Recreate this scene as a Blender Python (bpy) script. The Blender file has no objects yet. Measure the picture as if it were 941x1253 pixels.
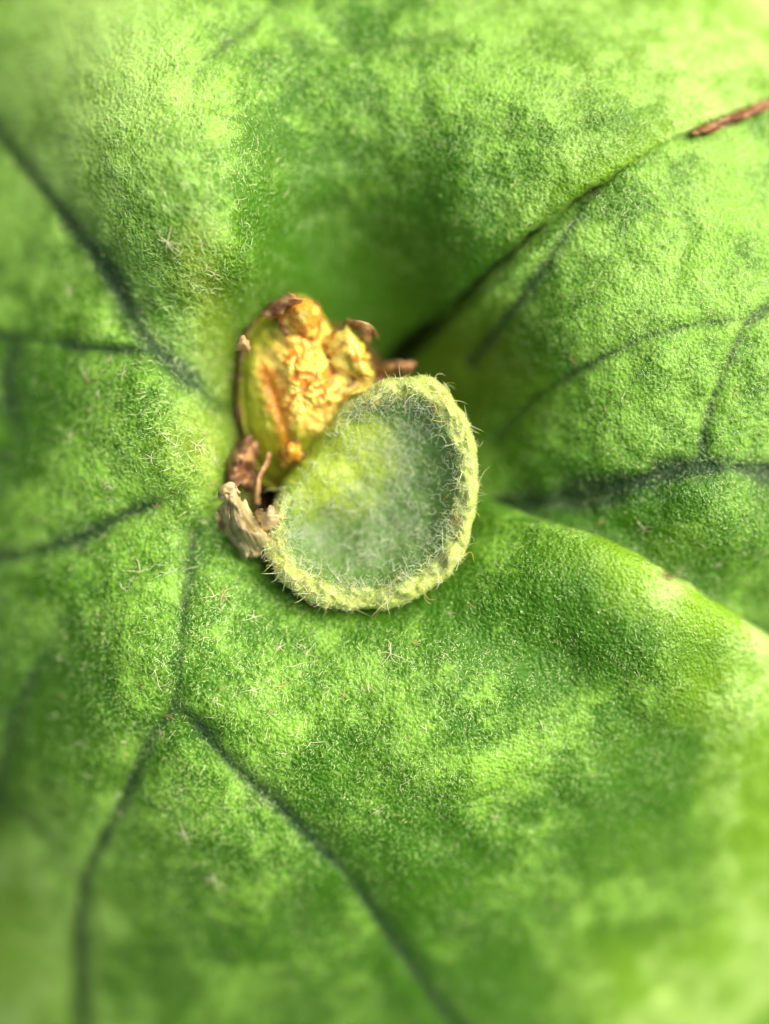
import bpy, math, random
import numpy as np
from mathutils import Vector, Matrix

# ------------------------------------------------------------------ camera, light, exposure
# Macro scene at real size: 1 Blender unit = 1 m, the frame is about 26 mm wide.
MM = 0.001
W, H = 941.0, 1253.0            # photograph, pixels
S = 1.0 / 36.0                  # mm per photo pixel on the plane z = 0
D = 40.0                        # camera height above that plane, mm

scn = bpy.context.scene
col = scn.collection

cam_d = bpy.data.cameras.new('camera')
cam = bpy.data.objects.new('camera', cam_d); col.objects.link(cam)
cam.location = (0, 0, D * MM)
cam_d.sensor_fit = 'VERTICAL'
cam_d.sensor_height = 24.0
cam_d.lens = 24.0 * D / (H * S)
cam_d.clip_start = 0.002; cam_d.clip_end = 50.0
cam_d.dof.use_dof = True
cam_d.dof.focus_distance = (D - 0.1) * MM
APERTURE = 5.0                  # diameter of the lens opening, mm
cam_d.dof.aperture_fstop = cam_d.lens / APERTURE
scn.camera = cam

SUN_EL, SUN_AZ = 46.0, 60.0     # azimuth measured from +Y (picture top) towards +X (right)
world = bpy.data.worlds.new('World'); scn.world = world; world.use_nodes = True
wn = world.node_tree; wn.nodes.clear()
sky = wn.nodes.new('ShaderNodeTexSky'); sky.sky_type = 'NISHITA'; sky.sun_disc = False
sky.sun_elevation = math.radians(SUN_EL); sky.sun_rotation = math.radians(SUN_AZ)
sky.air_density = .6; sky.dust_density = 8.0; sky.ozone_density = 0.0
bg = wn.nodes.new('ShaderNodeBackground'); bg.inputs['Strength'].default_value = 0.15
wo = wn.nodes.new('ShaderNodeOutputWorld')
wn.links.new(sky.outputs[0], bg.inputs[0]); wn.links.new(bg.outputs[0], wo.inputs[0])

sun_d = bpy.data.lights.new('sun', 'SUN'); sun_d.energy = 1.1; sun_d.angle = math.radians(60)
sun_d.color = (1.0, 0.95, 0.86)
sun = bpy.data.objects.new('sun', sun_d); col.objects.link(sun)
e, a = math.radians(SUN_EL), math.radians(SUN_AZ)
sv = Vector((math.sin(a) * math.cos(e), math.cos(a) * math.cos(e), math.sin(e)))
sun.rotation_euler = sv.to_track_quat('Z', 'Y').to_euler()
sun.location = sv * 0.3

vs = scn.view_settings
vs.view_transform = 'Standard'; vs.look = 'None'; vs.exposure = 1.05; vs.gamma = 1.0
vs.use_curve_mapping = False
scn.render.engine = 'CYCLES'
scn.cycles.max_bounces = 6; scn.cycles.diffuse_bounces = 4
scn.cycles.use_denoising = True

rng = np.random.default_rng(11)
random.seed(5)

# ------------------------------------------------------------------ numeric helpers
def P3(px, py, z):
    """a photo pixel at height z (mm) -> metres"""
    k = (D - z) / D * S * MM
    return np.stack([(px - W / 2) * k, -(py - H / 2) * k, z * MM + 0 * px], -1)

def hsh(ix, iy, seed):
    h = (ix.astype(np.int64) * 374761393 + iy.astype(np.int64) * 668265263 + seed * 974634777) & 0xffffffff
    h = ((h ^ (h >> 13)) * 1274126177) & 0xffffffff
    h = ((h ^ (h >> 16)) * 2246822519) & 0xffffffff
    return ((h ^ (h >> 15)) & 0xffffff) / float(0xffffff)

def vn(x, y, seed=0):
    x = np.asarray(x, float); y = np.asarray(y, float)
    ix, iy = np.floor(x), np.floor(y)
    fx, fy = x - ix, y - iy
    fx = fx**3 * (fx * (fx * 6 - 15) + 10); fy = fy**3 * (fy * (fy * 6 - 15) + 10)
    a_, b_ = hsh(ix, iy, seed), hsh(ix + 1, iy, seed)
    c_, d_ = hsh(ix, iy + 1, seed), hsh(ix + 1, iy + 1, seed)
    return (a_ + (b_ - a_) * fx + (c_ - a_) * fy + (a_ - b_ - c_ + d_) * fx * fy) * 2 - 1

def fbm(x, y, seed=0, o=3):
    s, amp, t = 0, 1.0, 0
    for k in range(o):
        s = s + amp * vn(x * 2**k + 17.3 * k, y * 2**k - 9.1 * k, seed + k); t += amp; amp *= .5
    return s / t

def cell(x, y, seed=0):
    """distance to nearest feature point (Worley)"""
    ix, iy = np.floor(x), np.floor(y); best = np.full(np.shape(x), 9.0)
    for dx in (-1, 0, 1):
        for dy in (-1, 0, 1):
            cx, cy = ix + dx, iy + dy
            d2 = (cx + hsh(cx, cy, seed) - x)**2 + (cy + hsh(cx, cy, seed + 7) - y)**2
            best = np.minimum(best, d2)
    return np.sqrt(best)

def sst(a_, b_, x):
    t = np.clip((x - a_) / (b_ - a_), 0, 1); return t * t * (3 - 2 * t)

def gauss(x, w): return np.exp(-(x / w)**2)

def polydist(px, py, pts, along=False):
    best = np.full(np.shape(px), 1e9); tt_ = np.zeros(np.shape(px)); L = 0
    for (x0, y0), (x1, y1) in zip(pts[:-1], pts[1:]):
        dx, dy = x1 - x0, y1 - y0; l = math.hypot(dx, dy)
        t = np.clip(((px - x0) * dx + (py - y0) * dy) / (l * l), 0, 1)
        d = np.hypot(px - x0 - t * dx, py - y0 - t * dy)
        if along: tt_ = np.where(d < best, L + t * l, tt_)
        best = np.minimum(best, d); L += l
    return (best, tt_) if along else best

def smooth_line(pts, n):
    """Catmull-Rom through points of any dimension, n samples"""
    p = np.array(pts, float)
    if len(p) == 2: p = np.array([p[0], (p[0] + p[1]) / 2, p[1]])
    q = np.vstack([2 * p[0] - p[1], p, 2 * p[-1] - p[-2]])
    m = len(p) - 1
    t = np.linspace(0, m, n); i = np.minimum(t.astype(int), m - 1); f = (t - i)[:, None]
    a_, b_, c_, d_ = q[i], q[i + 1], q[i + 2], q[i + 3]
    return .5 * (2 * b_ + (c_ - a_) * f + (2 * a_ - 5 * b_ + 4 * c_ - d_) * f**2 + (3 * b_ - a_ - 3 * c_ + d_) * f**3)

# ------------------------------------------------------------------ object helpers
def thing(name, label, cat, at, group=None):
    o = bpy.data.objects.new(name, None); col.objects.link(o)
    o.empty_display_size = 0.002
    o.location = Vector(at)
    o['label'] = label; o['category'] = cat
    if group: o['group'] = group
    return o

def link(name, me, mat, parent=None, label=None, kind=None):
    o = bpy.data.objects.new(name, me); col.objects.link(o)
    if mat is not None and not me.materials: me.materials.append(mat)
    if parent is not None:
        o.parent = parent
        o.matrix_parent_inverse = Matrix.Translation(-Vector(parent.location))
    if label: o['label'] = label
    if kind: o['kind'] = kind
    return o

def mesh(name, V, F, mask=None, smooth=True, bare_shade=None):
    """V (n,3) metres, F (m,3|4) int array, mask (n,4) colour attribute"""
    V = np.asarray(V, np.float32).reshape(-1, 3); F = np.asarray(F, np.int32)
    me = bpy.data.meshes.new(name)
    k = F.shape[1]
    me.vertices.add(len(V)); me.vertices.foreach_set('co', V.ravel())
    me.loops.add(F.size); me.loops.foreach_set('vertex_index', F.ravel())
    me.polygons.add(len(F))
    me.polygons.foreach_set('loop_start', np.arange(0, F.size, k, dtype=np.int32))
    me.update(calc_edges=True)
    if smooth: me.polygons.foreach_set('use_smooth', np.ones(len(F), bool))
    if mask is not None:
        at = me.color_attributes.new('mask', 'FLOAT_COLOR', 'POINT')
        at.data.foreach_set('color', np.asarray(mask, np.float32).reshape(-1, 4).ravel())
    if bare_shade is not None:
        at = me.attributes.new('bare_shade', 'FLOAT', 'POINT'); at.data.foreach_set('value', np.asarray(bare_shade, np.float32).ravel())
    me.validate()
    return me

def grid_faces(nu, nv, closed=False):
    i, j = np.meshgrid(np.arange(nu - 1), np.arange(nv if closed else nv - 1), indexing='ij')
    j2 = (j + 1) % nv
    return np.stack([i * nv + j, (i + 1) * nv + j, (i + 1) * nv + j2, i * nv + j2], -1).reshape(-1, 4)

def thicken(o, mm, offset=-1):
    m = o.modifiers.new('thickness', 'SOLIDIFY'); m.thickness = mm * MM; m.offset = offset
    m.use_even_offset = False

def grid_normals(X):
    du = np.gradient(X, axis=0); dv = np.gradient(X, axis=1)
    n = np.cross(du, dv); n /= np.linalg.norm(n, axis=-1, keepdims=True) + 1e-20
    return n

def unit(v): return v / (np.linalg.norm(v, axis=-1, keepdims=True) + 1e-20)

def tubes(P, R, rnd, sides=3):
    """P (n,k,3) hair centre lines, R (n,k) radii -> one mesh of closed tubes; rnd (n,) -> mask.r"""
    n, k, _ = P.shape
    T = unit(np.gradient(P, axis=1))
    up = np.zeros_like(T); up[..., 2] = 1; up[..., 0] = .31
    A = unit(np.cross(T, up)); B = np.cross(T, A)
    ang = np.arange(sides) * 2 * math.pi / sides
    V = P[:, :, None] + R[:, :, None, None] * (A[:, :, None] * np.cos(ang)[None, None, :, None] + B[:, :, None] * np.sin(ang)[None, None, :, None])
    base = (np.arange(n) * k * sides)[:, None, None]
    i, s = np.meshgrid(np.arange(k - 1), np.arange(sides), indexing='ij')
    s2 = (s + 1) % sides
    q = np.stack([i * sides + s, i * sides + s2, (i + 1) * sides + s2, (i + 1) * sides + s], -1).reshape(1, -1, 4)
    F = (base + q).reshape(-1, 4)
    m = np.ones((n, k * sides, 4)); m[..., 0] = rnd[:, None]
    return V.reshape(-1, 3), F, m.reshape(-1, 4)

# ------------------------------------------------------------------ materials
def new_mat(name):
    m = bpy.data.materials.new(name); m.use_nodes = True
    t = m.node_tree; t.nodes.clear()
    return m, t

class NT:
    def __init__(s, t): s.t = t
    def n(s, kind, **kw):
        nd = s.t.nodes.new(kind)
        for k, v in kw.items():
            if k in nd.inputs.keys(): nd.inputs[k].default_value = v
            else: setattr(nd, k, v)
        return nd
    def l(s, a_, b_): s.t.links.new(a_, b_)
    def mix(s, fac, a_, b_, mode='MIX'):
        m = s.n('ShaderNodeMix', data_type='RGBA', blend_type=mode)
        for sock, v in ((m.inputs[0], fac), (m.inputs[6], a_), (m.inputs[7], b_)):
            if hasattr(v, 'links'): s.l(v, sock)
            elif isinstance(v, tuple): sock.default_value = (*v, 1) if len(v) == 3 else v
            else: sock.default_value = v
        return m.outputs[2]
    def math(s, op, a_, b_=0.5, clamp=False):
        m = s.n('ShaderNodeMath', operation=op, use_clamp=clamp)
        for sock, v in ((m.inputs[0], a_), (m.inputs[1], b_)):
            if hasattr(v, 'links'): s.l(v, sock)
            else: sock.default_value = v
        return m.outputs[0]
    def ramp(s, fac, lo, hi):
        m = s.n('ShaderNodeMapRange', clamp=True, interpolation_type='SMOOTHSTEP')
        s.l(fac, m.inputs[0]); m.inputs[1].default_value = lo; m.inputs[2].default_value = hi
        return m.outputs[0]
    def noise(s, vec, scale, detail=2.0, rough=.5, dist=0.0):
        m = s.n('ShaderNodeTexNoise', Scale=scale, Detail=detail, Roughness=rough, Distortion=dist)
        s.l(vec, m.inputs['Vector']); return m.outputs['Fac']

def frond_material():
    m, t = new_mat('fuzzy_frond'); g = NT(t)
    co = g.n('ShaderNodeTexCoord').outputs['Object']
    at = g.n('ShaderNodeVertexColor', layer_name='mask')
    sep = g.n('ShaderNodeSeparateColor'); g.l(at.outputs['Color'], sep.inputs[0])
    vein, lime, olive, dry = sep.outputs[0], sep.outputs[1], sep.outputs[2], at.outputs['Alpha']
    # felt of tiny star hairs: pale, in loose patches over the deep green skin
    patch = g.noise(co, 1000, 3.0, .62, .3)
    patch2 = g.noise(co, 300, 2.0, .5)
    grain = g.noise(co, 5200, 2.0, .6)
    f = g.math('ADD', g.math('MULTIPLY', patch, .6), g.math('MULTIPLY', patch2, .45))
    f = g.math('ADD', f, g.math('MULTIPLY', grain, .5))
    ba = g.n('ShaderNodeAttribute', attribute_name='bare_shade')          # sparse felt, plus shade painted into the colour
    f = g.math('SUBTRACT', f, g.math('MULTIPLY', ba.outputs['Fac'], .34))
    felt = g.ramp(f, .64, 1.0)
    c = g.mix(felt, (.036, .130, .0005), (.19, .41, .036))
    c = g.mix(g.math('MULTIPLY', olive, .75), c, g.mix(felt, (.17, .25, .008), (.38, .47, .09)))
    c = g.mix(g.math('MULTIPLY', lime, .85), c, g.mix(felt, (.20, .40, .014), (.46, .68, .19)))
    vsp = g.ramp(g.math('ADD', vein, g.math('MULTIPLY', g.math('SUBTRACT', grain, .5), 1.0)), .10, .82)
    c = g.mix(g.math('MULTIPLY', vsp, .93), c, (.014, .040, .011))
    spots = g.ramp(g.noise(co, 2600, 2.0), .69, .76)
    c = g.mix(g.math('MULTIPLY', spots, .35), c, (.05, .12, .01))
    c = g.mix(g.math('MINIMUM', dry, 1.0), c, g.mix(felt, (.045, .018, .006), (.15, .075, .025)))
    # cells of the skin and felt as fine relief
    vo = g.n('ShaderNodeTexVoronoi', Scale=7600.0); g.l(co, vo.inputs['Vector'])
    h = g.math('ADD', g.math('MULTIPLY', vo.outputs['Distance'], -.6), g.math('MULTIPLY', grain, .9))
    h = g.math('ADD', h, g.math('MULTIPLY', patch, 1.6))
    b = g.n('ShaderNodeBump', Strength=.85, Distance=.00011); g.l(h, b.inputs['Height'])
    p = g.n('ShaderNodeBsdfPrincipled', Roughness=.42)
    p.inputs['Specular IOR Level'].default_value = .24
    p.inputs['Sheen Weight'].default_value = .04
    p.inputs['Sheen Roughness'].default_value = .5
    p.inputs['Sheen Tint'].default_value = (.8, 1, .7, 1)
    g.l(c, p.inputs['Base Color']); g.l(b.outputs[0], p.inputs['Normal'])
    tr = g.n('ShaderNodeBsdfTranslucent'); g.l(g.mix(1.0, c, (1.3, 1.25, .5), 'MULTIPLY'), tr.inputs[0])
    ms = g.n('ShaderNodeMixShader')
    ms.inputs[0].default_value = .12
    g.l(p.outputs[0], ms.inputs[1]); g.l(tr.outputs[0], ms.inputs[2])
    o = g.n('ShaderNodeOutputMaterial'); g.l(ms.outputs[0], o.inputs[0])
    return m

def hair_material(name, c0, c1, c2, amber=.9, trans=.4):
    """mask.r picks the tint of each hair: c0..c1, the topmost share amber c2"""
    m, t = new_mat(name); g = NT(t)
    at = g.n('ShaderNodeVertexColor', layer_name='mask')
    sep = g.n('ShaderNodeSeparateColor'); g.l(at.outputs['Color'], sep.inputs[0])
    c = g.mix(sep.outputs[0], c0, c1)
    c = g.mix(g.ramp(sep.outputs[0], amber, amber + .04), c, c2)
    p = g.n('ShaderNodeBsdfPrincipled', Roughness=.35); g.l(c, p.inputs['Base Color'])
    tr = g.n('ShaderNodeBsdfTranslucent'); g.l(c, tr.inputs[0])
    ms = g.n('ShaderNodeMixShader'); ms.inputs[0].default_value = trans
    g.l(p.outputs[0], ms.inputs[1]); g.l(tr.outputs[0], ms.inputs[2])
    o = g.n('ShaderNodeOutputMaterial'); g.l(ms.outputs[0], o.inputs[0])
    return m

def tissue_material(name, base, c1, c2, c3, rough=.45, sss=.25, bump=.5, scale=2400, blotch=.35):
    """soft tissue / dry scale: base colour, mask rgb blend towards c1, c2, c3"""
    m, t = new_mat(name); g = NT(t)
    co = g.n('ShaderNodeTexCoord').outputs['Object']
    at = g.n('ShaderNodeVertexColor', layer_name='mask')
    sep = g.n('ShaderNodeSeparateColor'); g.l(at.outputs['Color'], sep.inputs[0])
    n1 = g.noise(co, scale, 4.0, .6, .4)
    n2 = g.noise(co, scale * 3, 2.0, .6)
    c = base if not isinstance(base, tuple) else g.mix(0.0, base, base)
    for k, cc in enumerate((c1, c2, c3)):
        f = g.math('ADD', sep.outputs[k], g.math('MULTIPLY', g.math('SUBTRACT', n1, .5), blotch * 2))
        f = g.math('MULTIPLY', g.ramp(f, .15, .85), g.ramp(sep.outputs[k], 0.0, .15))
        c = g.mix(f, c, cc)
    dk = g.ramp(n1, .35, .75)
    c = g.mix(g.math('MULTIPLY', dk, .35), c, g.mix(1.0, c, (.5, .42, .32), 'MULTIPLY'))
    h = g.math('ADD', n1, g.math('MULTIPLY', n2, .5))
    b = g.n('ShaderNodeBump', Strength=bump, Distance=.00012); g.l(h, b.inputs['Height'])
    p = g.n('ShaderNodeBsdfPrincipled', Roughness=rough)
    p.inputs['Subsurface Weight'].default_value = sss
    p.inputs['Subsurface Radius'].default_value = (1, .6, .2); p.inputs['Subsurface Scale'].default_value = .0004
    g.l(c, p.inputs['Base Color']); g.l(b.outputs[0], p.inputs['Normal'])
    o = g.n('ShaderNodeOutputMaterial'); g.l(p.outputs[0], o.inputs[0])
    return m

M_FROND = frond_material()
M_FUZZ = hair_material('frond_fuzz', (.20, .46, .06), (.60, .80, .32), (.70, .75, .34), .93, .3)
M_STAR = hair_material('star_hair', (.70, .74, .40), (.82, .84, .55), (.62, .50, .18), .9, .3)
M_RIMHAIR = hair_material('rim_wool', (.58, .70, .26), (.90, .92, .62), (.74, .54, .08), .80, .22)
M_WOOL = hair_material('inner_wool', (.40, .56, .26), (.80, .87, .66), (.70, .80, .5), .9, .35)

# ------------------------------------------------------------------ the two shield fronds as height fields
CX, CY = 420.0, 520.0           # heart of the rosette
UP_EDGE = [(455, 470), (480, 432), (560, 368), (640, 297), (720, 237), (790, 197), (850, 165), (941, 130), (1200, 50), (2000, -150)]
LO_EDGE = [(500, 560), (560, 588), (590, 602), (640, 627), (740, 657), (820, 700), (941, 776), (1200, 950), (2000, 1500)]

VEINS_A = [   # points, half width px, strength
    ([(288, 508), (262, 488), (225, 460), (188, 425), (160, 380), (130, 330), (80, 265), (0, 165), (-120, 30)], 15, 1.0),
    ([(188, 428), (140, 428), (100, 425), (50, 417), (0, 411), (-120, 400)], 9, .8),
    ([(218, 606), (195, 614), (150, 630), (100, 658), (50, 673), (0, 680), (-120, 690)], 13, .85),
    ([(20, 415), (8, 470), (18, 540), (-30, 610)], 17, .7),
    ([(240, 650), (232, 690), (226, 740), (222, 800), (215, 862)], 13, .62),
    ([(215, 862), (185, 902), (165, 945), (150, 982), (120, 1040), (100, 1078), (97, 1160), (97, 1253), (90, 1400)], 11, .78),
    ([(215, 862), (245, 888), (270, 920), (305, 955), (340, 985), (385, 1030), (430, 1075), (480, 1150), (560, 1260), (620, 1400)], 11, .75),
    ([(100, 1078), (80, 1068), (40, 1010), (0, 985)], 8, .5),
    ([(75, 760), (40, 830), (15, 880), (0, 960), (-30, 1050)], 16, .6),
    ([(345, -40), (330, 10), (300, 40), (255, 72), (235, 110)], 12, .5),
    ([(330, 15), (370, 60), (400, 68), (460, 57), (540, 45), (620, 0)], 9, .38),
    ([(345, 290), (375, 265), (420, 248)], 9, .3),  # no true vein: shade line at the bowl's lip, painted like one
]
VEINS_B = [
    ([(622, 618), (650, 617), (720, 605), (765, 592), (800, 582), (830, 573), (860, 570), (900, 573), (941, 577), (1100, 585)], 16, 1.2),
    ([(865, 572), (860, 545), (864, 515), (875, 480), (888, 450), (910, 398), (941, 376), (1060, 300)], 9, .8),
    ([(912, 392), (870, 394), (830, 401), (790, 412), (750, 430), (700, 457), (650, 490), (605, 540)], 9, .65),
    ([(735, 225), (712, 255), (690, 290), (670, 322), (650, 350), (610, 402), (575, 445)], 11, .7),
    ([(846, 282), (838, 305), (830, 335)], 8, .3),
    ([(880, 460), (850, 480), (835, 500)], 6, .3),
]

def mind(px, py, veins, kw=1.0):
    """soft vein mask 0..1"""
    best = np.zeros(np.shape(px))
    wob = .92 + .5 * fbm(px / 28, py / 28, 91, 3)
    for pts, w, s in veins:
        d, al = polydist(px, py, pts, True)
        tp = 1.0 if math.dist(pts[0], (CX, CY)) > 222 else (.4 + .6 * sst(0, 60, al))     # fades in where it rises from the heart
        best = np.maximum(best, 1.05 * s * tp * np.exp(-np.power(d / (w * 1.15 * kw * wob), 1.3)))
    return best * np.clip(.90 + .5 * fbm(px / 60, py / 60, 95, 3), .45, 1.0)

def edge_theta(pts):
    p = smooth_line(pts, 400)
    dx, dy = p[:, 0] - CX, CY - p[:, 1]
    r = np.hypot(dx, dy); th = np.unwrap(np.arctan2(dy, dx))
    o = np.argsort(r)
    return r[o], th[o]
UR, UT = edge_theta(UP_EDGE); LR, LT = edge_theta(LO_EDGE)
def th_up(r): return np.interp(r, UR, UT)
def th_lo(r): return np.interp(r, LR, LT) + 2 * math.pi      # reached going anticlockwise round the top and left

def angdiff(a_, b_): return (a_ - b_ + math.pi) % (2 * math.pi) - math.pi

def crater(px, py):
    dx, dy = px - CX, CY - py
    r = np.hypot(dx, dy); th = np.arctan2(dy, dx)
    k = lambda deg, w: gauss(angdiff(th, math.radians(deg)), math.radians(w))
    a_ = 165 + 72 * k(80, 42) - 33 * k(185, 45) + 25 * k(285, 50) + 40 * k(10, 40)
    return -6.8 * np.exp(-np.power(r / a_, 2.3)), r, th

def dome(px, py, r, th):
    """the whole rosette domes away from its middle, sooner on the left, later on the right"""
    k = gauss(angdiff(th, math.radians(8)), math.radians(38))
    x = np.maximum(r - 330 - 130 * k, 0) / 36.0
    l = np.maximum(235 - px, 0)
    return -.055 * x**2 / (1 + .02 * x) - .08 * (l / 36.0)**2 / (1 + l / 500)

def z_A(px, py):
    c, r, th = crater(px, py)
    z = c + dome(px, py, r, th)
    k = lambda deg, w: gauss(angdiff(th, math.radians(deg)), math.radians(w))
    far = sst(110, 260, r)
    # ridge running up-left beside the bowl above the bud; lip on the left; swelling towards the bottom right
    z = z + far * (1.0 * k(121, 15) - .9 * k(88, 20) - .5 * k(152, 11) + .5 * k(290, 30)) * (1 - .6 * sst(600, 1100, r))
    z = z + .9 * k(193, 15) * gauss(r - 190, 80) + .35 * k(228, 14) * gauss(r - 260, 120)
    z = z - .9 * gauss(np.hypot(px - 30, py - 480), 140)
    # veins lie in soft valleys of the blade
    z = z - .42 * mind(px, py, VEINS_A, 2.2) - .16 * mind(px, py, VEINS_A, .9)
    # puckered skin
    tha = np.where(th < th_up(r) - .6, th + 2 * math.pi, th)
    edgeq = .25 + .75 * sst(0, 110, (th_lo(r) - tha) * r)
    q = np.clip(r / 260, .25, 1)
    z = z + q * (
        .55 * fbm(px / 230, py / 230, 3, 2) + .16 * fbm(px / 62, py / 62, 21, 2) + .06 * fbm(px / 20, py / 20, 33, 2)) * edgeq
    # the free margins: the blade swells, thins and rolls down at the very edge
    du = (np.where(th < th_up(r) - .6, th + 2 * math.pi, th) - th_up(r)) * r
    dl = (th_lo(r) - np.where(th < th_up(r) - .6, th + 2 * math.pi, th)) * r
    z = z + .7 * gauss(dl - 70, 90) * sst(150, 330, r) + .2 * gauss(du - 40, 120) * sst(90, 330, r)
    z = z - 1.0 * np.power(np.clip(1 - dl / 15, 0, 1), 2) - .7 * np.power(np.clip(1 - du / 14, 0, 1), 2)
    z = z - .45 * gauss(dl - 175, 50) * gauss(r - 380, 170)
    return z

def z_B(px, py):
    c, r, th = crater(px, py)
    z = 1.0 * c + dome(px, py, r, th) - .62
    k = lambda deg, w: gauss(angdiff(th, math.radians(deg)), math.radians(w))
    z = z + .75 * k(16, 20) * sst(140, 420, r) + .3 * k(-12, 8) * sst(250, 450, r)
    z = z - .35 * mind(px, py, VEINS_B, 2.0) - .14 * mind(px, py, VEINS_B, .9)
    z = z + np.clip(r / 260, .25, 1) * (.35 * fbm(px / 200, py / 200, 5, 2) + .09 * fbm(px / 50, py / 50, 23, 2) + .05 * fbm(px / 18, py / 18, 35, 2))
    z = z + .6 * gauss(angdiff(th, th_up(r)) * r, 60) * sst(80, 220, r) * (1 - .4 * sst(250, 400, r))
    z = z - .75 * gauss(angdiff(th, np.interp(r, LR, LT)) * r, 60) * sst(150, 240, r)
    ins = np.clip((np.abs(angdiff(th, math.radians(8))) - math.radians(34)) / math.radians(10), 0, 1)
    return z - 2.6 * ins - 1.2 * ins * sst(300, 700, r)

def dry_mask(px, py):
    m = gauss(polydist(px, py, [(852, 166), (890, 150), (941, 131), (1100, 85)]), 9)
    return np.maximum(m, .9 * gauss(np.hypot((px - 819) * .7, py - 704), 8))

def mask_A(px, py):
    dx, dy = px - CX, CY - py
    r = np.hypot(dx, dy); th = np.arctan2(dy, dx); th = np.where(th < th_up(r) - .6, th + 2 * math.pi, th)
    du = (th - th_up(r)) * r; dl = (th_lo(r) - th) * r
    v = mind(px, py, VEINS_A)
    n = fbm(px / 70, py / 70, 51, 3)
    lime = .95 * gauss(np.maximum(dl - 12, 0), 46 + 34 * n) * sst(230, 420, r)
    lime = np.maximum(lime, .75 * gauss(du, 60 + 30 * n) * sst(260, 480, r))
    lime = np.maximum(lime, .75 * gauss(np.hypot((px - 0) / 1.0, (py - 1200) / 1.6), 120 + 40 * n))
    lime = np.maximum(lime, .8 * gauss(np.hypot(px - 920, (py - 20) * 1.5), 230 + 60 * n))  # top right blade facing the light, its brightness painted as pale lime
    lime = np.maximum(lime, .8 * gauss(polydist(px, py, [(941, 840), (960, 1000), (900, 1180), (780, 1253)]), 95 + 60 * n))  # bright right edge and lower corner, light painted into the colour
    lime = np.maximum(lime, .6 * gauss(np.hypot(px - 120, (py - 80) * .6), 140 + 40 * n))
    olive = .9 * gauss(np.hypot((px - 250) * 1.1, py - 545), 60 + 20 * n)
    olive = np.maximum(olive, .75 * gauss(polydist(px, py, [(272, 470), (255, 380), (235, 300)]), 34 + 14 * n))
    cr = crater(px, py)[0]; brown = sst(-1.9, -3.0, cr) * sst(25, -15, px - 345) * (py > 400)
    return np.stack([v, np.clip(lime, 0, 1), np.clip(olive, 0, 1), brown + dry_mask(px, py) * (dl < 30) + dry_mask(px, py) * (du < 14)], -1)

def bare_shade_A(px, py):  # felt density, with shade of bowl, groove and under young frond painted in
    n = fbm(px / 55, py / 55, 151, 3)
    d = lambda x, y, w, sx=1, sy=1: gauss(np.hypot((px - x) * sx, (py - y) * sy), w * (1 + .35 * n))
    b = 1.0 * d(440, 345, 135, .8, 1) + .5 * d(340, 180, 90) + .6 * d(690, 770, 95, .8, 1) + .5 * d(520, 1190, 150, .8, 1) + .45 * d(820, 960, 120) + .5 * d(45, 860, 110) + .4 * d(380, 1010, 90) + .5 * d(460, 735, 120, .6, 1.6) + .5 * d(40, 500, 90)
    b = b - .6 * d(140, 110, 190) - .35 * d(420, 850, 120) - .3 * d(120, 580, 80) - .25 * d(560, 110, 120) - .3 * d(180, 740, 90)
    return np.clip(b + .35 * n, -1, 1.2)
def bare_shade_B(px, py):  # felt density, with the shade near the heart painted in
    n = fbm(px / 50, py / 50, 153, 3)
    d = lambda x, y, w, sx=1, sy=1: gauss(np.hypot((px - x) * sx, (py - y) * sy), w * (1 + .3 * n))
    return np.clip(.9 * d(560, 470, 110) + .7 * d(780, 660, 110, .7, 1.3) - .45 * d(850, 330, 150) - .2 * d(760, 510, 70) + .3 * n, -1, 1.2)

def mask_B(px, py):
    n = fbm(px / 60, py / 60, 57, 3)
    v = mind(px, py, VEINS_B)
    c, r, th = crater(px, py)
    olive = .55 * gauss(np.hypot(px - 585, py - 440), 70 + 20 * n)
    lime = .06 + .2 * n
    return np.stack([v, np.clip(lime, 0, 1) + 0 * v, olive, .85 * gauss(r, 70)], -1)

def radii(r0, r1, n, p): return r0 + (r1 - r0) * np.linspace(0, 1, n)**p

NR, NTH = 330, 640
rr = radii(62, 1750, NR, 1.55)
tt = np.linspace(0, 1, NTH)
Rg = np.repeat(rr[:, None], NTH, 1)
jit = 10 * fbm(rr / 30, rr * 0 + 3, 77, 3) / rr         # slightly wavy free margins
jit2 = 2.5 * fbm(rr / 26, rr * 0 + 9, 78, 3) / rr
TH0 = th_up(rr) + jit; TH1 = th_lo(rr) + jit2
TH = TH0[:, None] + (TH1 - TH0)[:, None] * tt[None]
AX, AY = CX + Rg * np.cos(TH), CY - Rg * np.sin(TH)
AZ = z_A(AX, AY)
A3 = P3(AX, AY, AZ)
root_A = thing('shield_frond', 'large fuzzy green shield frond with dark veins wrapped around the bud', 'fern frond', (0, 0, -.004))
blade = link('blade', mesh('frond_blade', A3.reshape(-1, 3), grid_faces(NR, NTH), mask_A(AX, AY).reshape(-1, 4), bare_shade=bare_shade_A(AX, AY)), M_FROND, root_A)
thicken(blade, .22, -1)

NR2, NT2 = 230, 560
rr2 = radii(3, 1700, NR2, 1.5)
t2 = np.linspace(0, 2 * math.pi, NT2, endpoint=False)
# finer angular steps in the open notch
t2 = t2 - .62 * np.sin(t2 - math.radians(8))
Rb, Tb = np.meshgrid(rr2, t2, indexing='ij')
BX, BY = CX + Rb * np.cos(Tb), CY - Rb * np.sin(Tb)
BZ = z_B(BX, BY)
B3 = P3(BX, BY, BZ)
root_B = thing('shield_frond', 'older green shield frond with a bold dark branching vein, showing through the notch', 'fern frond', (.006, 0, -.006))
bladeB = link('blade', mesh('under_frond_blade', B3.reshape(-1, 3), grid_faces(NR2, NT2, True), mask_B(BX, BY).reshape(-1, 4), bare_shade=bare_shade_B(BX, BY)), M_FROND, root_B)
thicken(bladeB, .22, -1)

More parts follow.
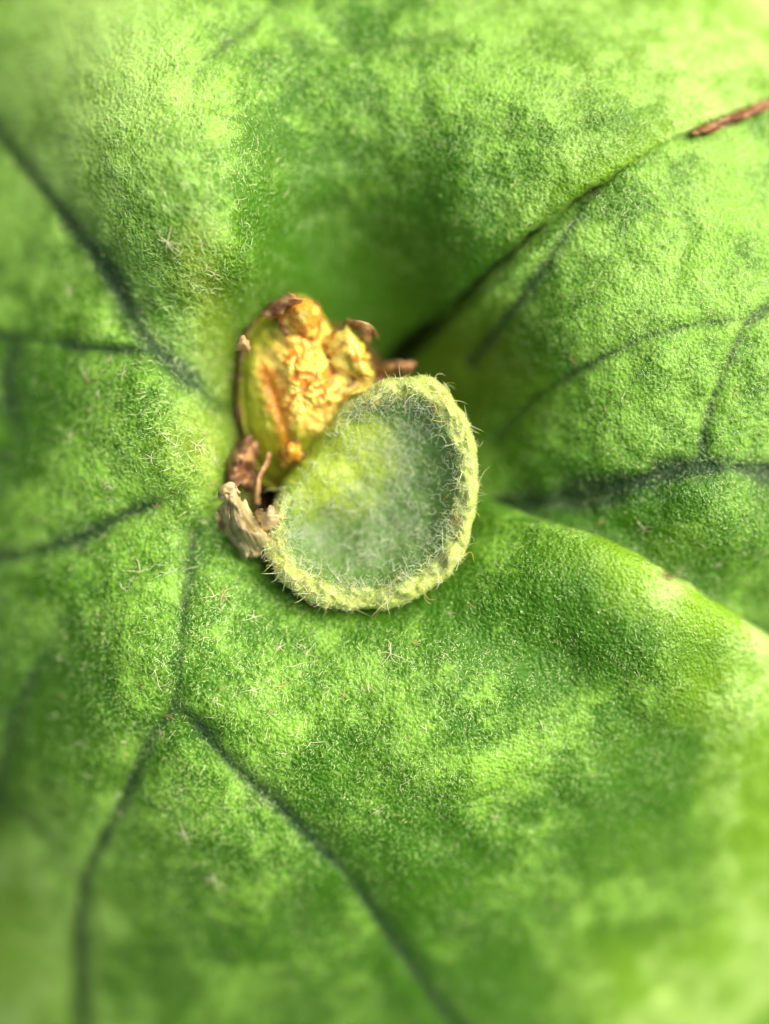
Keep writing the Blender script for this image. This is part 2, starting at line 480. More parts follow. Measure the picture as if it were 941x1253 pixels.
# veins: low rounded ribs along the valleys
def vein_part(pts, w, s, zf, mf, parent):
    L = sum(math.dist(p, q) for p, q in zip(pts[:-1], pts[1:]))
    n = max(12, int(L / 5)); c = smooth_line(pts, n)
    t = unit(np.gradient(c, axis=0)); nrm = np.stack([-t[:, 1], t[:, 0]], -1)
    u = np.linspace(-1, 1, 9)
    s_ = np.linspace(0, 1, n); tap = np.minimum(1, np.minimum(s_ * 8, (1 - s_) * 8) + .15)
    hw = w * .62 * tap * (1 + .25 * fbm(s_ * L / 18, s_ * 0, int(w * 10 + L) % 97, 2))
    X = c[:, None, 0] + nrm[:, None, 0] * u[None] * hw[:, None]
    Y = c[:, None, 1] + nrm[:, None, 1] * u[None] * hw[:, None]
    Z = zf(X, Y) + (.05 * (1 - u**2) - .022)[None] * (.5 + .5 * s) * tap[:, None]
    link('vein', mesh('vein', P3(X, Y, Z).reshape(-1, 3), grid_faces(n, 9), mf(X, Y).reshape(-1, 4), bare_shade=(bare_shade_A if zf is z_A else bare_shade_B)(X, Y)), M_FROND, parent)
for pts, w, s in VEINS_A: vein_part(pts, w, s, z_A, mask_A, root_A)
for pts, w, s in VEINS_B: vein_part(pts, w, s, z_B, mask_B, root_B)

# ------------------------------------------------------------------ fuzz: short pale hairs lying on the blades
def grid_sample(X3, PX, PY, n, wfun, seed, wrap=False):
    """n random points on a grid surface, weight by area in the picture times wfun; returns pos, normal, radial tangent, px, py"""
    r_ = np.random.default_rng(seed)
    x, y = PX, PY
    ar = np.abs((x[1:, :-1] - x[:-1, :-1]) * (y[:-1, 1:] - y[:-1, :-1]) - (x[:-1, 1:] - x[:-1, :-1]) * (y[1:, :-1] - y[:-1, :-1]))
    w = ar * wfun(x[:-1, :-1], y[:-1, :-1])
    cdf = np.cumsum(w.ravel()); cdf /= cdf[-1]
    id_ = np.searchsorted(cdf, r_.random(n)); id_ = np.minimum(id_, w.size - 1)
    i, j = np.divmod(id_, w.shape[1])
    a_, b_ = r_.random(n)[:, None], r_.random(n)[:, None]
    lerp = lambda G: (G[i, j] * (1 - a_) * (1 - b_) + G[i + 1, j] * a_ * (1 - b_) + G[i, j + 1] * (1 - a_) * b_ + G[i + 1, j + 1] * a_ * b_)
    pos = lerp(X3)
    du = unit(X3[i + 1, j] - X3[i, j]); dv = unit(X3[i, j + 1] - X3[i, j])
    nr = unit(np.cross(du, dv)); nr *= np.sign(nr[:, 2:3] + 1e-9)
    pxy = lerp(np.stack([PX, PY], -1))
    return pos, nr, du, pxy[:, 0], pxy[:, 1]

def frame_w(x, y):
    inside = (x > -60) & (x < W + 60) & (y > -60) & (y < H + 60)
    near = (x > -500) & (x < W + 500) & (y > -500) & (y < H + 500)
    return np.where(inside, 1.0, np.where(near, .12, 0.0))

def fuzz(X3, PX, PY, n, wfun, seed, parent, name, lmin, lmax, wid, radial):
    pos, nr, du, px, py = grid_sample(X3, PX, PY, n, wfun, seed)
    r_ = np.random.default_rng(seed + 1)
    ang = r_.normal(0, 1, n) * (1.9 - radial) + (r_.random(n) < .25) * r_.uniform(-3.1, 3.1, n)
    dv = np.cross(nr, du)
    d = du * np.cos(ang)[:, None] + dv * np.sin(ang)[:, None]
    lift = r_.uniform(.03, .3, n)[:, None]
    d = unit(d + nr * lift)
    L = (r_.uniform(lmin, lmax, n) * MM)[:, None]
    side = unit(np.cross(d, nr) + nr * r_.normal(0, .4, n)[:, None])
    wv = side * wid * MM * r_.uniform(.6, 1.25, n)[:, None]
    p0 = pos - nr * .01 * MM; p1 = pos + d * L * .55 + nr * .012 * MM; p2 = pos + d * L * .95 + side * L * r_.normal(0, .22, n)[:, None] - nr * L * .06
    V = np.stack([p0 - wv * .8, p0 + wv * .8, p1 + wv, p1 - wv, p2], 1).reshape(-1, 3)
    k = (np.arange(n) * 5)[:, None]
    F = np.concatenate([k + np.array([[0, 1, 2]]), k + np.array([[0, 2, 3]]), k + np.array([[3, 2, 4]])], 0)
    m = np.ones((n, 5, 4)); m[..., 0] = r_.random(n)[:, None]
    link(name, mesh('fuzz', V, F, m.reshape(-1, 4), smooth=False), M_FUZZ, parent, kind='stuff')

def w_A(x, y):
    mk = mask_A(x, y)
    return frame_w(x, y) * np.clip(1.0 + .9 * fbm(x / 45, y / 45, 61, 3) - .35 * mk[..., 0] - .55 * mk[..., 1] - .7 * bare_shade_A(x, y), .1, 2)
def w_B(x, y):
    c, r, th = crater(x, y)
    ok = np.abs(angdiff(th, math.radians(8))) < math.radians(48)
    mk = mask_B(x, y)
    return frame_w(x, y) * ok * np.clip(1.0 + .6 * fbm(x / 40, y / 40, 63, 3) - .3 * mk[..., 0] - .7 * bare_shade_B(x, y), .1, 2)
fuzz(A3, AX, AY, 100000, w_A, 101, root_A, 'fuzz', .07, .21, .0078, 1.1)
def w_ridge(x, y):
    return frame_w(x, y) * (gauss(polydist(x, y, [(255, 480), (240, 330), (215, 200), (190, 60), (150, -40)]), 75) + .5 * gauss(np.hypot(x - 250, y - 560), 70) + .35 * gauss(np.hypot(x - 330, y - 800), 130) + .15 * gauss(np.hypot(x - 520, y - 60), 200))
fuzz(A3, AX, AY, 3600, w_ridge, 107, root_A, 'combed_hair', .2, .5, .0095, 1.5)
fuzz(B3, BX, BY, 42000, w_B, 103, root_B, 'fuzz', .07, .21, .0078, .9)

# ------------------------------------------------------------------ single star hairs one can pick out
def star_mesh(seed, arms, tuft=False):
    r_ = np.random.default_rng(seed)
    P = []
    for k in range(arms):
        a_ = 2 * math.pi * k / arms + r_.normal(0, .6)
        L = r_.uniform(.25, 1.1) * .40
        el = r_.uniform(.12, .45); bend = r_.normal(0, .35)
        s_ = np.linspace(0, 1, 4)
        ang = a_ + bend * s_
        P.append(np.stack([np.cos(ang) * L * s_, np.sin(ang) * L * s_, .02 + L * el * s_ - .25 * L * s_**2], -1))
    P = np.array(P) * MM
    R = np.tile(np.array([.010, .010, .008, .0025]) * MM, (arms, 1))
    V, F, m = tubes(P, R, np.full(arms, (.2, .5, .95, .75)[seed % 4]))
    return mesh('star_hair', V, F, m)
STARS = [star_mesh(k, n) for k, n in enumerate((4, 6, 5, 3, 7, 2))]
TUFT = star_mesh(40, 11)

def star(px, py, zf, parent, size, me):
    e_ = 6.0
    z0 = float(zf(np.array([px]), np.array([py]))[0])
    p = [P3(np.array([px + dx]), np.array([py + dy]), zf(np.array([px + dx]), np.array([py + dy])))[0] for dx, dy in ((0, 0), (e_, 0), (0, -e_))]
    n = Vector(np.cross(p[1] - p[0], p[2] - p[0])).normalized()
    q = n.to_track_quat('Z', 'Y') @ Matrix.Rotation(random.uniform(0, 6.28), 4, 'Z').to_quaternion()
    o = link('star_hair', me, M_STAR, parent)
    o.matrix_basis = Matrix.Translation(Vector(p[0])) @ q.to_matrix().to_4x4() @ Matrix.Scale(size, 4)
    return o
SEEN = [(85, 355, 1.2, 1), (478, 800, 1.5, 4), (380, 908, 1.4, 5), (522, 893, 1.2, 3), (342, 792, 1.2, 1), (272, 728, 1.3, 2), (664, 893, 1.2, 5), (352, 235, 1.0, 5),
        (270, 600, 1.1, 0), (248, 640, 1.2, 3), (262, 590, 1.0, 2), (150, 720, 1.5, 3), (172, 700, 1.5, 0), (190, 690, 1.4, 5), (205, 702, 1.3, 3), (262, 730, 1.3, 0), (250, 780, 1.3, 3), (310, 755, 1.2, 1),
        (375, 800, 1.2, 0), (370, 790, 1.1, 3), (185, 560, 1.2, 1), (240, 545, 1.2, 4), (120, 480, 1.1, 3), (105, 460, 1.2, 0), (215, 545, 1.0, 0), (262, 560, 1.0, 1),
        (248, 300, 1.0, 3), (262, 335, 1.0, 1), (222, 310, .9, 0), (240, 345, .9, 2), (262, 352, .9, 5), (292, 245, 1.0, 5), (205, 875, 1.3, 2), (195, 840, 1.2, 0), (265, 860, 1.2, 3), (310, 845, 1.2, 1), (345, 840, 1.1, 2),
        (450, 840, 1.1, 3), (395, 850, 1.1, 5), (545, 800, 1.0, 0), (225, 1020, 1.4, 1), (262, 1075, 1.4, 4), (190, 820, 1.2, 3), (490, 960, 1.1, 5), (128, 395, 1.0, 0)]
for px, py, s, k in SEEN: star(px, py, z_A, root_A, s, STARS[k])
star(205, 296, z_A, root_A, 1.5, TUFT)
for _ in range(95):
    px, py = random.uniform(60, 620), random.uniform(430, 1000)
    if (px - 450)**2 + (py - 580)**2 < 190**2: continue
    star(px, py, z_A, root_A, random.uniform(.4, .9), random.choice(STARS))
for px, py, s, k in [(760, 490, 1.0, 5), (740, 500, .7, 3), (787, 645, 1.1, 4), (700, 440, .8, 2), (830, 700, .9, 0), (820, 660, .8, 3), (900, 480, .8, 2), (860, 345, .8, 1), (840, 710, .8, 5), (880, 690, .9, 1), (735, 640, .7, 2), (905, 330, .8, 0)]:
    star(px, py, z_B, root_B, s, STARS[k])

# ------------------------------------------------------------------ sheets (dry scales, torn margins)
def sheet(name, rows, mat, parent=None, nu=26, nv=22, crumple=.10, jag=3.0, seed=1, thick=.05, masks=None, freq=.09, label=None):
    """loft through rows of (px, py, z) control points; crumpled, with a ragged outline"""
    rows = [smooth_line(r_, nv) for r_ in rows]
    G = np.stack([smooth_line([r_[j] for r_ in rows], nu) for j in range(nv)], 1)      # nu, nv, 3
    u, v = np.meshgrid(np.linspace(0, 1, nu), np.linspace(0, 1, nv), indexing='ij')
    x, y, z = G[..., 0].copy(), G[..., 1].copy(), G[..., 2].copy()
    edge = np.maximum(np.maximum(gauss(u, .08), gauss(1 - u, .08)), np.maximum(gauss(v, .08), gauss(1 - v, .08)))
    x += jag * edge * fbm(x / 6, y / 6, seed, 2) * 1.6; y += jag * edge * fbm(x / 6, y / 6, seed + 5, 2) * 1.6
    r_ = np.random.default_rng(seed); f1 = 0                               # straight sharp creases, as in crumpled paper
    for q in range(3):
        a_ = r_.uniform(0, 6.28); fq = freq * r_.uniform(.25, .75)
        ph = (x * np.cos(a_) + y * np.sin(a_)) * fq + r_.uniform(0, 1) + .25 * fbm(x / 25, y / 25, seed + q, 2)
        f1 = f1 + (np.abs((ph % 1) * 2 - 1) - .5) * r_.uniform(.4, 1)
    f1 = f1 * .9 + .7 * fbm(x * freq, y * freq, seed + 9, 3) + .3
    z += crumple * (f1 - .3) + crumple * .5 * edge * fbm(x / 5, y / 5, seed + 3, 2)
    z += .05 * fbm(v * nv * .55, u * 3, seed + 11, 2) * (crumple > .13)
    if masks is None: mk = np.stack([edge, np.clip(.5 + fbm(x / 9, y / 9, seed + 2, 3), 0, 1), 0 * u, 0 * u + 1], -1)
    else: mk = masks(u, v, x, y, edge)
    o = link(name, mesh(name, P3(x, y, z).reshape(-1, 3), grid_faces(nu, nv), mk.reshape(-1, 4)), mat, parent, label)
    thicken(o, thick, 0)
    return o

M_PAPER = tissue_material('dry_papery_scale', (.29, .25, .105), (.60, .45, .20), (.16, .13, .045), (.08, .04, .015), .42, .2, .45, 1700, .5)
M_BROWN = tissue_material('dry_brown_scale', (.17, .066, .020), (.40, .25, .10), (.07, .032, .012), (.05, .02, .01), .55, .15, .4, 1700, .5)
M_GOLD = tissue_material('golden_bud_tissue', (.72, .56, .10), (.56, .24, .02), (.28, .31, .012), (.17, .07, .015), .40, .6, .3, 2600, .5)
M_YOUNG = tissue_material('young_frond_skin', (.075, .165, .022), (.24, .35, .012), (.33, .45, .085), (.55, .42, .10), .45, .12, .8, 2600, .22)

# brown dried margin of the big frond where its upper edge leaves the picture
def margin_masks(u, v, x, y, e_):
    return np.stack([np.clip(.25 + .8 * fbm(x / 8, y / 8, 4, 3), 0, 1), np.clip(.5 * e_, 0, 1), 0 * u, 0 * u + 1], -1)
def zAe(px, py): return float(z_A(np.array([float(px)]), np.array([float(py)]))[0])
pts = [(846, 164), (862, 158), (885, 149), (905, 142), (925, 134), (945, 128), (985, 115), (1040, 97)]
rows = []
for k, (x, y) in enumerate(pts):
    zb = zAe(x - 6, y - 14); w_ = (1.5, 4, 4, 5.5, 5, 6, 5, 4)[k]
    tw = .35 * math.sin(k * 2.3)
    rows.append([(x - 3, y - w_, zb - .02 - tw * .5), (x, y - w_ * .2, zb + .18 + tw * .3), (x + 2, y + w_ * .6, zb + .1 + tw * .7), (x + 3, y + w_, zb - .15)])
sheet('dry_margin', rows, M_BROWN, root_A, 80, 14, .1, 3.2, 31, .06, margin_masks, .14, 'crisp brown dried edge of the frond')
# ------------------------------------------------------------------ the growing tip: golden crumbly bud with torn dry scales
def closed_r(pts, c, n):
    p = np.array(pts + pts[:1], float)
    s_ = smooth_line(pts[-2:] + pts + pts[:3], 600)
    th = np.unwrap(np.arctan2(c[1] - s_[:, 1], s_[:, 0] - c[0])); r = np.hypot(s_[:, 0] - c[0], s_[:, 1] - c[1])
    t = np.linspace(0, 2 * math.pi, n, endpoint=False)
    o = np.argsort(th % (2 * math.pi))
    thm = (th % (2 * math.pi))[o]; rm = r[o]
    return t, np.interp(t, np.r_[thm - 2 * math.pi, thm, thm + 2 * math.pi], np.r_[rm, rm, rm])

root_T = thing('growing_tip', 'golden yellow crumbly bud with torn brown tips beside the young round frond', 'bud', P3(np.array([368.]), np.array([480.]), np.array([-6.]))[0])
out = [(352, 366), (325, 378), (303, 402), (293, 440), (290, 490), (300, 540), (318, 585), (345, 602), (380, 590), (415, 560), (445, 520), (456, 480), (452, 445), (435, 420), (408, 408), (394, 385), (375, 366)]
bc = (368.0, 482.0)
tb, rb = closed_r(out, bc, 260)
prof = smooth_line([(0, -.55), (.25, -.55), (.5, -.7), (.72, -.85), (.86, -1.05), (.95, -1.45), (1.0, -2.1), (1.0, -2.9), (.95, -4.0), (.85, -6.4)], 130)
U_, T_ = np.meshgrid(np.arange(130), np.arange(260), indexing='ij')
tr_, zr_ = prof[U_, 0], prof[U_, 1]
rad = tr_ * rb[T_] * (1 + .03 * fbm(np.cos(tb)[T_] * 4, np.sin(tb)[T_] * 4 + zr_, 5, 2))
gx, gy = bc[0] + rad * np.cos(tb)[T_], bc[1] - rad * np.sin(tb)[T_]
top = sst(1.02, .93, tr_) * (U_ < 95)
core_w = np.clip(gauss(np.hypot((gx - 378) / 1.0, (gy - 462) / 1.25), 58), 0, 1)
crumb = .5 - cell(gx / 17 + .8 * fbm(gx / 15, gy / 15, 3), gy / 15 + .8 * fbm(gx / 15, gy / 15, 6), 8) + .25 * fbm(gx / 10, gy / 10, 29, 2)
crumb2 = fbm(gx / 5, gy / 5, 18, 2)
gz = zr_ + top * (core_w * (.75 + .34 * crumb + .03 * crumb2) + .0 * gx
     - .8 + .25 * fbm(gx / 30, gy / 30, 12, 3) + .5 * gauss(np.hypot(gx - 350, gy - 392), 26) - .8 * sst(520, 600, gy))
# grooves where the folded tissue parts
gz -= top * (.16 * gauss(polydist(gx, gy, [(330, 470), (343, 505), (352, 530), (350, 560)]), 6) + .35 * gauss(polydist(gx, gy, [(396, 395), (392, 420), (402, 432)]), 6) + .3 * gauss(polydist(gx, gy, [(330, 410), (352, 425), (368, 425)]), 5))
nn = fbm(gx / 22, gy / 22, 44, 3)
green = np.clip(sst(38, 85, np.hypot((gx - 385), (gy - 458) / 1.25) + 18 * nn) * sst(470 + 0 * gx, 330, gx) + sst(490, 560, gy + 15 * nn) + sst(-1.3, -2.0, zr_), 0, 1)
orange = np.clip(.95 * gauss(np.hypot(gx - 375, (gy - 385) * 1.0), 26 + 8 * nn) + .9 * gauss(polydist(gx, gy, [(325, 455), (332, 480), (345, 520), (352, 560)]), 10) + .6 * core_w * sst(.22, -.02, crumb) + .7 * gauss(np.hypot(gx - 380, gy - 475), 48) * sst(-.25, .35, nn), 0, 1)
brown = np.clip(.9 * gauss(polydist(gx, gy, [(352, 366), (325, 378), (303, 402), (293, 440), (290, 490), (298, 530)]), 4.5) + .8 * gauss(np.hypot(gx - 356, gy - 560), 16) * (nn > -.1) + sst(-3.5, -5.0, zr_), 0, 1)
link('core', mesh('bud_core', P3(gx, gy, gz).reshape(-1, 3), grid_faces(130, 260, True), np.stack([orange, green * (1 - orange * .7), brown, 0 * brown + 1], -1).reshape(-1, 4)), M_GOLD, root_T)

def mk_const(a_, b_, c_, sd=1):
    def f(u, v, x, y, e_):
        n_ = fbm(x / 8, y / 8, sd, 3)
        return np.stack([np.clip(a_ + .5 * n_, 0, 1), np.clip(b_ - .5 * n_, 0, 1), np.clip(c_ * (.4 + e_), 0, 1), 0 * u + 1], -1)
    return f
# orange-brown hooked flap at the top
sheet('torn_flap', [[(332, 382, -1.5), (350, 367, -1.0), (374, 364, -1.0), (391, 378, -1.6)], [(340, 394, -1.0), (357, 380, -.4), (376, 377, -.4), (392, 392, -1.2)], [(350, 408, -1.0), (364, 396, -.4), (378, 394, -.3), (392, 406, -1.1)], [(362, 420, -1.3), (371, 415, -.9), (380, 413, -.9), (388, 417, -1.4)]],
      M_GOLD, root_T, 34, 30, .20, 4, 61, .10, lambda u, v, x, y, e_: np.stack([np.clip(.75 + .8 * fbm(x / 9, y / 9, 3, 3), 0, 1), 0 * u, np.clip(.75 * e_ + .6 * fbm(x / 7, y / 7, 13, 3), 0, 1), 0 * u + 1], -1), .045, 'orange brown torn flap at the tip of the bud')
sheet('torn_flap', [[(318, 384, -1.2), (336, 368, -.8), (352, 360, -.6)], [(322, 388, -.7), (340, 374, -.2), (362, 363, .05)], [(330, 392, -.9), (346, 382, -.5), (372, 366, -.3)]],
      M_BROWN, root_T, 14, 22, .12, 3, 67, .05, mk_const(.5, .3, .2, 3), .13)
# pale tan scale folded over on the other side, and its brown curled tip
sheet('folded_scale', [[(392, 414, -1.6), (408, 404, -1.1), (424, 400, -.8), (434, 408, -1.3)], [(398, 430, -1.2), (416, 422, -.65), (434, 419, -.5), (447, 430, -1.3)], [(406, 450, -1.1), (424, 444, -.8), (441, 438, -.45), (455, 452, -1.4)], [(418, 474, -1.3), (434, 466, -1.0), (447, 460, -.7), (458, 470, -1.6)]],
      M_GOLD, root_T, 34, 28, .2, 4, 71, .05, lambda u, v, x, y, e_: np.stack([np.clip(.25 + .9 * fbm(x / 8, y / 8, 23, 3), 0, 1), np.clip(.8 * gauss(polydist(x, y, [(424, 436), (432, 452), (446, 462)]), 5) + .5 * sst(.75, 1, v), 0, 1), np.clip(.55 * e_ + .5 * fbm(x / 7, y / 7, 33, 2), 0, 1), 0 * u + 1], -1), .05, 'pale tan folded scale')
sheet('curled_tip', [[(420, 398, -1.1), (424, 392, -.9), (430, 396, -1.2)], [(434, 402, -.8), (440, 393, -.3), (446, 402, -.9)], [(446, 412, -.9), (453, 398, -.4), (460, 408, -.9)], [(452, 420, -1.6), (458, 410, -1.2), (463, 414, -1.6)]],
      M_BROWN, root_T, 22, 14, .10, 2.5, 73, .05, mk_const(.55, .3, .2, 5), .13)
sheet('golden_fold', [[(428, 478, -1.0), (446, 474, -.7), (462, 480, -1.0)], [(424, 484, -.6), (446, 479, -.2), (470, 486, -.6)], [(426, 492, -1.1), (446, 488, -.9), (468, 494, -1.1)]],
      M_GOLD, root_T, 16, 24, .10, 2, 79, .06, mk_const(.1, .55, .0, 6), .1)
# outer sheath edge with its thin brown rim on the shaded side
ring = [(352, 368), (328, 381), (307, 404), (297, 441), (294, 489), (302, 536), (318, 579)]
sheet('sheath', [[(x - 1, y, -4.2) for x, y in ring], [(x - 3, y - 1, -2.8) for x, y in ring], [(x - 1.5, y - 1, -2.3) for x, y in ring], [(x + 2, y + 1, -2.0) for x, y in ring]],
      M_GOLD, root_T, 20, 70, .06, 1.5, 83, .07, lambda u, v, x, y, e_: np.stack([0 * u, .9 + 0 * u, np.clip(1.0 * gauss(u - .8, .1) * (.5 + .9 * fbm(x / 9, y / 9, 8, 2)), 0, 1), 0 * u + 1], -1), .06)
# tuft of tan dry tip on the rim
sheet('dry_tip', [[(288, 432, -.7), (298, 430, -.6), (306, 436, -.8)], [(290, 424, -.2), (298, 420, .05), (306, 428, -.4)], [(294, 416, -.2), (300, 413, -.1), (303, 419, -.3)]], M_BROWN, root_T, 12, 10, .12, 3, 87, .04, mk_const(.8, .1, .1, 2), .1)
# brown scaly rhizome knob down in the hollow
kt = np.linspace(0, 2 * math.pi, 90, endpoint=False)
kp = smooth_line([(.02, -3.6), (.5, -3.7), (.85, -4.2), (1, -5.0), (1, -6.5), (.9, -8.5)], 40)
KU, KT = np.meshgrid(np.arange(40), np.arange(90), indexing='ij')
kx = 372 + kp[KU, 0] * 112 * np.cos(kt)[KT]; ky = 520 - kp[KU, 0] * 130 * np.sin(kt)[KT]
kz = kp[KU, 1] + .5 * fbm(kx / 14, ky / 14, 9, 3)
link('rhizome', mesh('rhizome', P3(kx, ky, kz).reshape(-1, 3), grid_faces(40, 90, True), np.stack([.2 + .3 * fbm(kx / 9, ky / 9, 1), .5 + 0 * kx, 0 * kx, 1 + 0 * kx], -1).reshape(-1, 4)), M_BROWN, root_T)

# ------------------------------------------------------------------ the young round frond
root_Y = thing('young_frond', 'round cup shaped young frond with thick woolly pale rim and grey green hollow', 'fern frond', P3(np.array([450.]), np.array([603.]), np.array([-5.])) [0])
yo = [(520, 463), (555, 488), (577, 533), (585, 582), (580, 632), (561, 685), (525, 722), (482, 742), (440, 747), (400, 742), (362, 724), (334, 697), (324, 664), (328, 628), (345, 592), (368, 556), (398, 520), (432, 486), (472, 466)]
yc = (452.0, 605.0)
NY = 320
ty, ry = closed_r(yo, yc, NY)
deg = np.degrees(ty)
rim_m = 1 - gauss(angdiff(ty, math.radians(148)), math.radians(40))**.8
rim_m = np.clip(rim_m * 1.15, 0, 1)
pr_rim = smooth_line([(0, -1.05), (.3, -1.0), (.52, -.85), (.66, -.60), (.76, -.27), (.85, -.02), (.915, .06), (.965, -.02), (1.0, -.22), (1.005, -.6), (.96, -1.2), (.86, -1.9), (.66, -3.0), (.35, -4.8)], 150)
pr_bud = smooth_line([(0, -1.05), (.3, -1.05), (.55, -1.0), (.72, -1.0), (.80, -1.0), (.87, -1.1), (.92, -1.25), (.96, -1.5), (.99, -1.9), (.98, -2.3), (.95, -2.8), (.86, -3.3), (.66, -4.0), (.35, -5.0)], 150)
YU, YT = np.meshgrid(np.arange(150), np.arange(NY), indexing='ij')
mm_ = rim_m[YT]
yt = pr_bud[YU, 0] * (1 - mm_) + pr_rim[YU, 0] * mm_
yz = pr_bud[YU, 1] * (1 - mm_) + pr_rim[YU, 1] * mm_
wig = 1 + .03 * fbm(np.cos(ty) * 7, np.sin(ty) * 7, 14, 3)
yr = yt * (ry * wig)[YT]
yx, yy = yc[0] + yr * np.cos(ty)[YT], yc[1] - yr * np.sin(ty)[YT]
onrim = gauss(yt - .9, .1) * mm_ * (YU < 110)
yz = yz + .30 * onrim * fbm(yx / 12, yy / 12, 17, 3) + .25 * onrim * fbm(yx / 45, yy / 45, 117, 2) + .10 * fbm(yx / 28, yy / 28, 19, 3) * (yt < .8) + .30 * gauss(np.hypot(yx - 395, yy - 585), 32) + .22 * gauss(np.hypot(yx - 430, yy - 545), 30)
yz = yz - .35 * gauss(np.hypot(yx - 400, yy - 660), 40) * (yt < .8) + .10 * np.sin(deg[YT] / 9.0) * onrim
Y3 = P3(yx, yy, yz)
nz = fbm(yx / 25, yy / 25, 27, 3)
yel = np.clip(.95 * sst(135, 15, np.hypot((yx - 400), (yy - 555)) + 22 * nz) + (YU > 120) * .3, 0, 1)
rimc = np.clip(sst(.74, .90, yt) * mm_ + (YU > 95) * .5 * mm_, 0, 1)
tanm = np.clip(.9 * gauss(np.hypot(yx - 330, yy - 694), 9) + .5 * gauss(np.hypot(yx - 545, yy - 487), 12), 0, 1)
ym = np.stack([yel, rimc * (1 - tanm), tanm, 1 + 0 * yel], -1)
link('blade', mesh('young_blade', Y3.reshape(-1, 3), grid_faces(150, NY, True), ym.reshape(-1, 4)), M_YOUNG, root_Y)

def curls(n, seed, wf, lmin, lmax, rad, curl, lift, name, mat, out_bias=0.0, k=7):
    pos, nr, du, px, py = grid_sample(Y3[:100], yx[:100], yy[:100], n, wf, seed)
    r_ = np.random.default_rng(seed + 1)
    # outward normal of the cup surface
    dv = unit(np.cross(nr, du))
    ang = r_.uniform(-math.pi, math.pi, n)
    d = unit(du * np.cos(ang)[:, None] + dv * np.sin(ang)[:, None] + nr * r_.uniform(lift[0], lift[1], n)[:, None] + du * out_bias)
    L = r_.uniform(lmin, lmax, n) * MM
    axis = unit(nr * r_.normal(.6, .8, n)[:, None] + d * .1 + du * r_.normal(0, .6, n)[:, None] + dv * r_.normal(0, .6, n)[:, None])
    tot = r_.normal(0, curl, n)
    P = [pos - nr * .02 * MM]; cur = d
    for s_ in range(k - 1):
        P.append(P[-1] + cur * (L / (k - 1))[:, None])
        a_ = (tot / (k - 1) + r_.normal(0, .18, n))[:, None]
        cur = unit(cur * np.cos(a_) + np.cross(axis, cur) * np.sin(a_) + axis * (axis * cur).sum(-1, keepdims=True) * (1 - np.cos(a_)))
        # hairs stay above the skin
        below = np.minimum((cur * nr).sum(-1, keepdims=True) + .15, 0); cur = unit(cur - nr * below * .8)
    P = np.stack(P, 1)
    s_ = np.linspace(0, 1, k); R = (rad * MM * r_.uniform(.7, 1.3, n))[:, None] * (1 - .75 * s_**2)[None]
    V, F, m = tubes(P, R, r_.random(n))
    link(name, mesh(name, V, F, m), mat, root_Y, kind='stuff')

def yt_of(x, y):
    th = np.arctan2(yc[1] - y, x - yc[0]) % (2 * math.pi)
    return np.hypot(x - yc[0], y - yc[1]) / np.interp(th, np.r_[ty, 2 * math.pi], np.r_[ry, ry[0]]), np.interp(th, np.r_[ty, 2 * math.pi], np.r_[rim_m, rim_m[0]])
def w_rim(x, y):
    t, m_ = yt_of(x, y); return sst(.70, .90, t) * m_**1.3 * (1 + 1.0 * fbm(x / 14, y / 14, 71, 2) + .7 * fbm(x / 60, y / 60, 171, 2)).clip(.1)
def w_in(x, y):
    t, m_ = yt_of(x, y)
    yl = gauss(np.hypot(x - 385, y - 550), 60)
    return sst(.93, .8, t) * (1 + 1.2 * fbm(x / 26, y / 26, 73, 2)).clip(.12) * (1 - .85 * yl)
curls(4600, 201, w_rim, .10, .36, .0098, 2.6, (-.05, .35), 'rim_wool', M_RIMHAIR)
curls(260, 205, w_rim, .5, 1.0, 0.012, 3.8, (-.05, .3), 'long_rim_hair', M_RIMHAIR)
curls(3000, 203, w_in, .2, .7, .0095, 3.0, (.0, .35), 'inner_wool', M_WOOL, .25)

# ------------------------------------------------------------------ loose dry scales in the crevice
def scale_thing(name, label, at, cat='dry scale'):
    return thing(name, label, cat, P3(np.array([float(at[0])]), np.array([float(at[1])]), np.array([float(at[2])]))[0], 'dry scales around the bud')

s1 = scale_thing('dry_scale', 'large crumpled tan papery scale wedged beside the woolly rim', (300, 645, -1.2))
def pap(u, v, x, y, e_):
    n_ = fbm(x / 10, y / 10, 3, 3)
    return np.stack([np.clip(.1 + .9 * sst(.25, .0, u) + .6 * e_ + .4 * n_, 0, 1), np.clip(.5 - 1.2 * fbm(v * 9, u * 2, 5, 2) - .6 * n_, 0, 1), np.clip(.9 * gauss(np.hypot(x - 272, y - 643), 7) + .5 * gauss(np.hypot(x - 292, y - 662), 5) + .7 * gauss(np.hypot(x - 283, y - 608), 4) * (v > .3), 0, 1), 0 * u + 1], -1)
sheet('body', [[(272, 602, .05), (278, 598, .35), (286, 596, .35), (292, 603, .1)],
               [(270, 616, -.15), (280, 612, .25), (289, 610, .3), (298, 616, -.15)],
               [(266, 634, -.45), (282, 632, .0), (291, 630, .45), (312, 634, -.2)],
               [(268, 648, -.7), (284, 650, -.1), (300, 648, .35), (324, 648, -.3)],
               [(282, 664, -.9), (296, 668, -.2), (309, 664, .2), (328, 658, -.4)],
               [(300, 680, -1.2), (308, 682, -.8), (316, 681, -.6), (328, 672, -.9)]], M_PAPER, s1, 60, 50, .30, 6, 91, .03, pap, .05)
sheet('flap', [[(312, 652, -.5), (316, 640, -.2), (318, 626, -.1)], [(322, 650, -.1), (326, 638, .3), (327, 622, .4)], [(332, 648, .0), (336, 637, .4), (338, 626, .45)], [(340, 646, -.3), (344, 637, .1), (345, 630, .1)]],
      M_PAPER, s1, 24, 20, .14, 6, 93, .03, mk_const(.8, .2, .4, 9), .07)
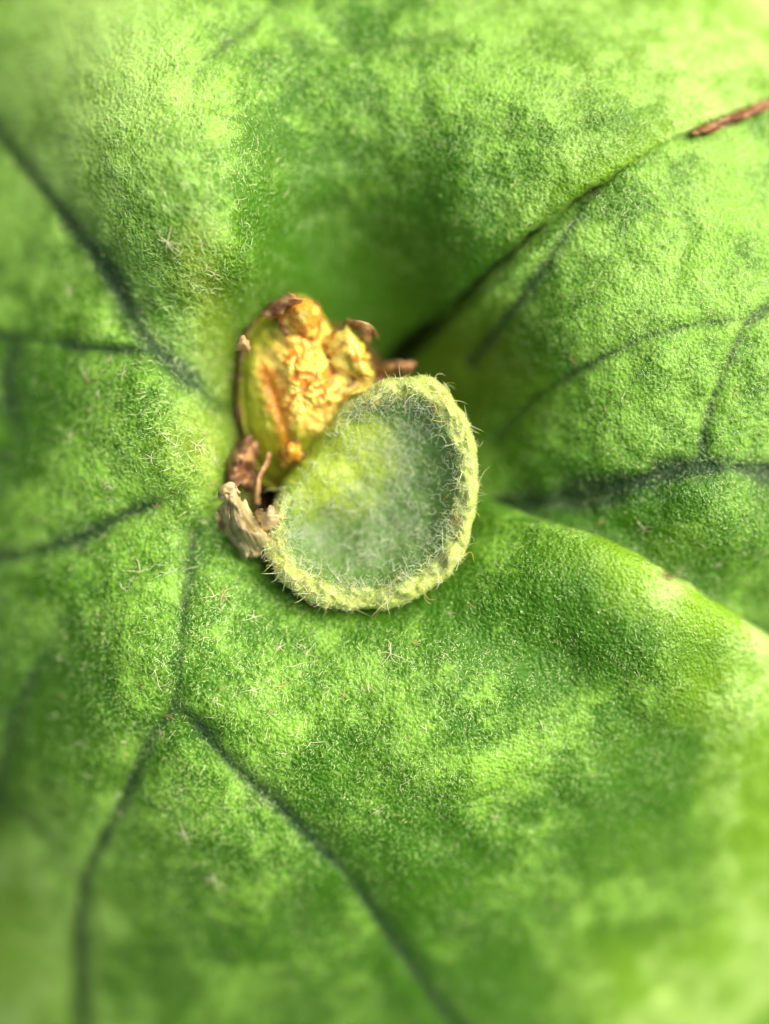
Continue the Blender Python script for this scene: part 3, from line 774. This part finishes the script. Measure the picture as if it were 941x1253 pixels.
sheet('tip', [[(270, 606, .15), (276, 602, .45), (283, 603, .3)], [(270, 599, .3), (277, 595, .65), (287, 596, .5)], [(273, 594, .3), (280, 591, .55), (288, 592, .4)]], M_PAPER, s1, 14, 14, .08, 1.6, 95, .06, mk_const(.95, .0, .2, 2), .15)

s2 = scale_thing('dry_scale', 'rough brown scale down in the dark crevice above the tan papery one', (296, 568, -2.6))
sheet('body', [[(272, 600, -1.6), (288, 594, -.8), (312, 600, -1.5)], [(274, 576, -1.4), (290, 568, -.55), (312, 572, -1.5)], [(282, 558, -1.5), (297, 550, -.7), (314, 556, -1.5)], [(290, 540, -2.0), (302, 534, -1.3), (312, 538, -2.0)]],
      M_BROWN, s2, 34, 28, .45, 4, 97, .06, mk_const(.35, .5, .2, 7), .06)
s3 = scale_thing('dry_scale', 'thin twisted golden brown strip standing in the crevice', (316, 600, -1.6))
sheet('body', [[(309, 618, -1.4), (312, 616, -1.0), (316, 618, -1.3)], [(310, 600, -1.1), (314, 597, -.7), (318, 600, -1.0)], [(314, 584, -1.0), (317, 581, -.65), (320, 584, -.9)], [(322, 570, -1.0), (325, 566, -.7), (328, 569, -.9)], [(326, 556, -1.3), (328, 554, -1.1), (330, 556, -1.3)]],
      M_BROWN, s3, 30, 10, .06, 1.2, 99, .06, mk_const(.85, .1, .2, 3), .12)
s4 = scale_thing('dry_scale', 'small brown shrivelled scale poking out behind the woolly rim by the frond fold', (485, 450, -2.2))
sheet('body', [[(458, 460, -2.4), (462, 450, -2.0), (470, 446, -2.3)], [(474, 460, -1.7), (478, 449, -1.2), (484, 443, -1.7)], [(490, 460, -1.6), (495, 449, -1.0), (500, 441, -1.5)], [(503, 458, -1.9), (508, 450, -1.5), (511, 446, -1.9)]],
      M_BROWN, s4, 24, 16, .12, 2.2, 103, .06, mk_const(.5, .35, .2, 4), .12)
s5 = scale_thing('dry_scale', 'ragged tan scrap on the ochre crust of the bud where it meets the young frond', (352, 555, -1.5))
sheet('body', [[(344, 548, -1.5), (354, 540, -.9), (366, 543, -1.2)], [(343, 560, -1.4), (355, 552, -.7), (370, 553, -1.1)], [(345, 574, -1.6), (356, 567, -1.1), (368, 566, -1.4)]],
      M_GOLD, s5, 18, 18, .22, 4, 107, .06, mk_const(.6, .1, .6, 8), .06)
